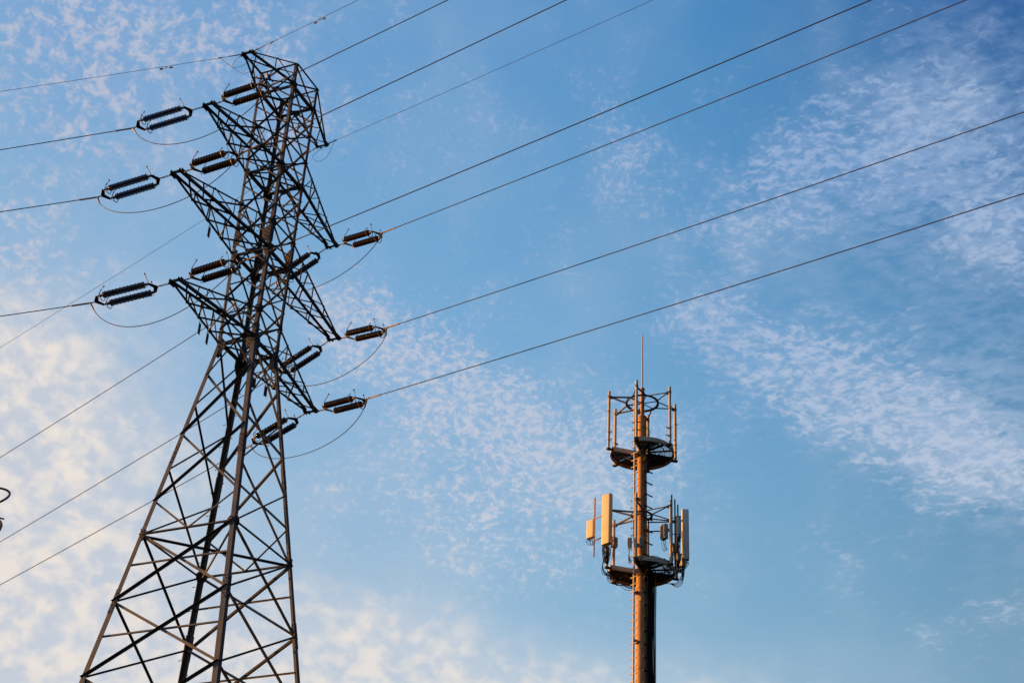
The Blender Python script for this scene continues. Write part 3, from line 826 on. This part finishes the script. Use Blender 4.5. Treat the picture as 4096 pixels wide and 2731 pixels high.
for k in range(3):
    c = cb - tv * (.44 + .05 * k) + pd(48) * .03
    mtube('feeder_cable', [c + Z * zz - tv * (.05 * max(0, (zz - 29.0) / 2)) for zz in [22, 24, 26, 28, 29, 30, 31.1]], .015, BLACK, mast, 6)
for k in range(2):
    c = MP(70 + 25 * k, .245, 0); mtube('feeder_cable', [c + Z * 31.3, c + Z * 36.9], .010, BLACK, mast, 6)


# ------------------------------------------------------------------ antennas and radios (bolted on, each its own thing)
def rbox(c, nrm, w, dpt, h, rad=.05, n=5):
    """upright box with rounded vertical edges; nrm is its facing direction"""
    t = Z.cross(nrm).normalized(); prof = []
    for cx, cy, a0 in ((w / 2 - rad, dpt / 2 - rad, 0), (-w / 2 + rad, dpt / 2 - rad, 90), (-w / 2 + rad, -dpt / 2 + rad, 180), (w / 2 - rad, -dpt / 2 + rad, 270)):
        for i in range(n + 1):
            a = R(a0 + 90 * i / n); prof.append((cx + rad * math.cos(a), cy + rad * math.sin(a)))
    mb = MB(); c = V3(c); N_ = len(prof); rings = []
    for z, k in ((-h / 2, .97), (-h / 2 + .015, 1), (h / 2 - .02, 1), (h / 2, .95)):
        rings += [c + t * p * k + nrm * q * k + Z * z for p, q in prof]
    mb.add(rings, [(r * N_ + i, r * N_ + (i + 1) % N_, (r + 1) * N_ + (i + 1) % N_, (r + 1) * N_ + i) for r in range(3) for i in range(N_)] + [tuple(reversed(range(N_))), tuple(range(3 * N_, 4 * N_))])
    return mb


def cables(parent, src, dst, n, sag, spread=.12, r=.011, name='cable'):
    for k in range(n):
        s0 = V3(src) + V3((random.uniform(-1, 1) * spread, random.uniform(-1, 1) * spread * .4, 0)); d0 = V3(dst) + V3((random.uniform(-1, 1) * .08, random.uniform(-1, 1) * .08, random.uniform(-.08, .08)))
        sg = sag * random.uniform(.6, 1.4)
        pts = bez([s0, s0 - Z * sg + V3((random.uniform(-.1, .1), 0, 0)), d0 - Z * sg * .8 + V3((random.uniform(-.14, .14), random.uniform(-.1, .1), 0)), d0], 12)
        mb = MB(); mb.tube(pts, r, 6); put(name, mb, BLACK, parent, None, True)


def antenna(pos, na, w, dpt, h, label, group, pipe_at=None, ncab=8, sag=.35, name='panel_antenna', cdst=None, skin=None):
    nrm = pd(na); pos = V3(pos)
    root = empty(name, pos - Z * h / 2, label, 'antenna', group)
    put('radome', rbox(pos, nrm, w, dpt, h, min(w, dpt) * .34), skin or PANEL, root, None, True)
    put('end_cap', rbox(pos - Z * (h / 2 + .012), nrm, w * .94, dpt * .9, .03, min(w, dpt) * .3), DARK, root)
    for k in (-.38, .38):
        mb = MB(); b = pos - nrm * dpt / 2 + Z * h * k
        e = V3((pipe_at.x, pipe_at.y, b.z)) if pipe_at is not None else b - nrm * .16
        dd = (e - b); mb.box((b + e) / 2, dd.normalized(), Z, dd.normalized().cross(Z), dd.length / 2, .03, .03); put('mounting_bracket', mb, DARK, root)
    # connectors
    t = Z.cross(nrm).normalized()
    nc = max(2, int(w / .07))
    for k in range(nc):
        p = pos + t * (w * .8 * ((k + .5) / nc - .5)) - Z * (h / 2 + .02)
        mb = MB(); mb.tube([p, p - Z * random.uniform(.09, .2)], .015, 6); put('connector', mb, DARK, root)
    cables(root, pos - Z * (h / 2 + .1), cdst if cdst is not None else pos - Z * (h / 2 + .75) - nrm * .2, ncab, sag, w * .4)
    return root


def radio(pos, na, w, dpt, h, label, fins=9, ncab=3, sag=.3, group='remote radio units on the lower platform', dst=None):
    nrm = pd(na); pos = V3(pos); t = Z.cross(nrm).normalized()
    root = empty('radio_unit', pos - Z * h / 2, label, 'radio unit', group)
    put('case', rbox(pos, nrm, w, dpt, h, .02, 3), RADIO, root, None, True)
    mb = MB()
    for k in range(fins):
        mb.box(pos + nrm * (dpt / 2 + .012) + t * (w * .86 * (k / (fins - 1) - .5)), nrm, Z, t, .014, h * .42, .004)
    put('cooling_fins', mb, RADIO, root)
    for k in (-.3, 0, .3):
        mb = MB(); mb.tube([pos + t * w * k - Z * h / 2, pos + t * w * k - Z * (h / 2 + .07)], .016, 6); put('connector', mb, DARK, root)
    mb = MB(); mb.box(pos - nrm * (dpt / 2 + .04) + Z * h * .2, nrm, t, Z, .05, w * .3, .04); put('mounting_bracket', mb, DARK, root)
    cables(root, pos - Z * (h / 2 + .06), dst if dst is not None else pos - Z * (h / 2 + .45) - nrm * .1, ncab, sag, w * .3, .009)
    return root


def P_(a, z, r=1.65): return MP(a, r, z)
AG = 'antennas on the lower platform'
p1 = P_(164.5, 0)
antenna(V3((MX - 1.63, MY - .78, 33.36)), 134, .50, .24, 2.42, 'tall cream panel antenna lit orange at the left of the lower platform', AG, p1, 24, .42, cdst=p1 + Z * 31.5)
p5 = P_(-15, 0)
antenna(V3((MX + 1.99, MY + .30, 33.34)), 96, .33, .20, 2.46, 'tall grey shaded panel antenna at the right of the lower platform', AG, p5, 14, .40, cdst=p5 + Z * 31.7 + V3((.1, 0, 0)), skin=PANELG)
# side pipe carrying the small antenna
sp_ = V3((MX - 2.13, MY + .16, 0))
mtube('side_pipe', [sp_ + Z * 31.95, sp_ + Z * 34.85], .036, GALV, mast, 10)
for z in (33.80, 32.72): mtube('side_arm', [sp_ + Z * z, V3((p1.x, p1.y, z + .04))], .03, GALV, mast, 8)
antenna(V3((MX - 2.31, MY + .00, 33.22)), 134, .42, .13, .86, 'small square cream antenna on a thin side pipe, leftmost on the mast', AG, sp_, 4, .25, 'small_antenna', cdst=sp_ + Z * 32.65)
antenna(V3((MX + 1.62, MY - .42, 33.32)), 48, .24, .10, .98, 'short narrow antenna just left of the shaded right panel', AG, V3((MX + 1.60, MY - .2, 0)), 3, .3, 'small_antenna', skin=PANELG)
# thin antenna poles on the right
for x, y, z0, z1 in ((1.33, -.2, 31.35, 35.05), (1.47, -.2, 31.35, 34.82), (1.60, -.2, 31.35, 34.56)):
    mtube('side_pipe', [Mb + V3((x, y, z0)), Mb + V3((x, y, z1))], .034, DARK, mast, 8)
for z in (33.9, 33.1, 32.3):
    mtube('side_arm', [Mb + V3((1.17, -1.1, z)), Mb + V3((1.33, -.2, z)), Mb + V3((1.60, -.2, z))], .022, DARK, mast, 6)
for z in (33.7, 33.25): mtube('side_arm', [MP(0, .25, z), Mb + V3((1.33, -.2, z))], .032, DARK, mast, 8)
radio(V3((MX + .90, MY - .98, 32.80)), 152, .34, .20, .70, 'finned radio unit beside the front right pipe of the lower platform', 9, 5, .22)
radio(V3((MX - .68, MY - 1.6, 31.90)), 110, .18, .10, .46, 'small grey radio box left of the front pipe on the lower platform', 5, 4, .5)
radio(V3((MX - .17, MY - 1.66, 31.96)), 80, .20, .10, .46, 'small grey radio box right of the front pipe on the lower platform', 5, 3, .4)
radio(V3((MX - 1.27, MY - .45, 32.42)), 60, .26, .16, .48, 'dark radio box tucked behind the tall cream panel antenna', 6, 5, .35)
radio(V3((MX + 1.82, MY + .05, 31.85)), 60, .20, .18, .40, 'dark radio box below the shaded right panel antenna', 6, 8, .35)
radio(V3((MX + 1.36, MY - .55, 32.25)), 70, .16, .14, .42, 'small dark radio box between the thin poles, right of the front right pipe', 5, 6, .35)
radio(V3((MX + 1.56, MY - .62, 31.78)), 75, .20, .16, .34, 'dark radio box low between the thin poles on the lower deck', 5, 6, .3)
for k in range(9):
    x = 1.18 + .065 * k + random.uniform(-.02, .02); y = -.75 + random.uniform(-.15, .25)
    b0 = Mb + V3((x, y, 0)); mb = MB(); mb.tube([b0 + V3((random.uniform(-.02, .02), 0, 31.3 + q * .24)) for q in range(random.choice((5, 7, 8)))], .015, 6); put('riser_cable', mb, BLACK, mast, None, True)
# equipment on the lower deck
mb = rbox(MP(-136, 1.15, 31.56) + V3((-.20, 0, 0)), pd(150), .42, .3, .32, .02, 2)
tag(put('equipment_box', mb, RUST, None), 'rust coloured box on the left of the lower platform deck', 'equipment box')
mb = rbox(MP(-120, .9, 31.45) + V3((-.08, 0, 0)), pd(150), .26, .24, .14, .02, 2)
tag(put('equipment_box', mb, RUST, None), 'low rust coloured box on the lower deck, nearer the pole', 'equipment box')
# cable bundles draped round the lower deck
def drape(pts, r=.012):
    P2 = [V3(p) for p in pts]; out = []
    for i in range(len(P2) - 1):
        p0 = P2[max(i - 1, 0)]; p1_ = P2[i]; p2_ = P2[i + 1]; p3_ = P2[min(i + 2, len(P2) - 1)]
        for k in range(6):
            t = k / 6; out.append(.5 * ((2 * p1_) + (p2_ - p0) * t + (2 * p0 - 5 * p1_ + 4 * p2_ - p3_) * t * t + (3 * p1_ - p0 - 3 * p2_ + p3_) * t ** 3))
    out.append(P2[-1]); mb = MB(); mb.tube(out, r, 6); put('draped_cable', mb, BLACK, mast, None, True)
for k in range(6):
    q = random.uniform(-.05, .05)
    drape([MP(a, 1.5 + random.uniform(-.06, .08), 31.15 + random.uniform(-.12, .05) + q) for a in range(168, 268, 12)])
for k in range(5):
    drape([MP(a, 1.3 + random.uniform(-.1, .1), 31.40 + random.uniform(-.04, .10)) for a in range(-30, 105, 14)], .014)
for k in range(5):
    drape([MP(-15, 1.75, 31.9), MP(-14 + 8 * random.random(), 1.9, 31.5 - .1 * k), MP(-18, 1.72, 31.1 - .06 * k), MP(-30, 1.45, 31.1), MP(-60, .9, 31.02), MP(20, .3, 30.9)], .012)
for k in range(6):
    drape([MP(164, 1.66, 31.9), MP(160 + 10 * random.random(), 1.78, 31.5), MP(170, 1.74 + .06 * random.random(), 31.2 - .05 * k), MP(185, 1.4, 31.05), MP(220, .8, 31.0), MP(320, .35, 30.95)], .011)
mb = MB()
for k in range(16):
    a = -35 + k * 5; p = MP(a, 1.05 + .25 * random.random(), 31.5 + .12 * random.random())
    mb.tube([p, p + V3((random.uniform(-.15, .15), random.uniform(-.1, .1), .12)), p + V3((random.uniform(-.2, .2), 0, 0)), p + V3((random.uniform(-.3, .3), 0, -.1))], .016, 6)
o = put('coiled_cables', mb, BLACK, mast, None, True); o['kind'] = 'stuff'
# earthing cable on the top
drape([MP(130, .23, 38.5), MP(60, .30, 38.45), MP(10, .36, 38.35), MP(0, .33, 38.2), MP(20, .24, 38.15)], .014)
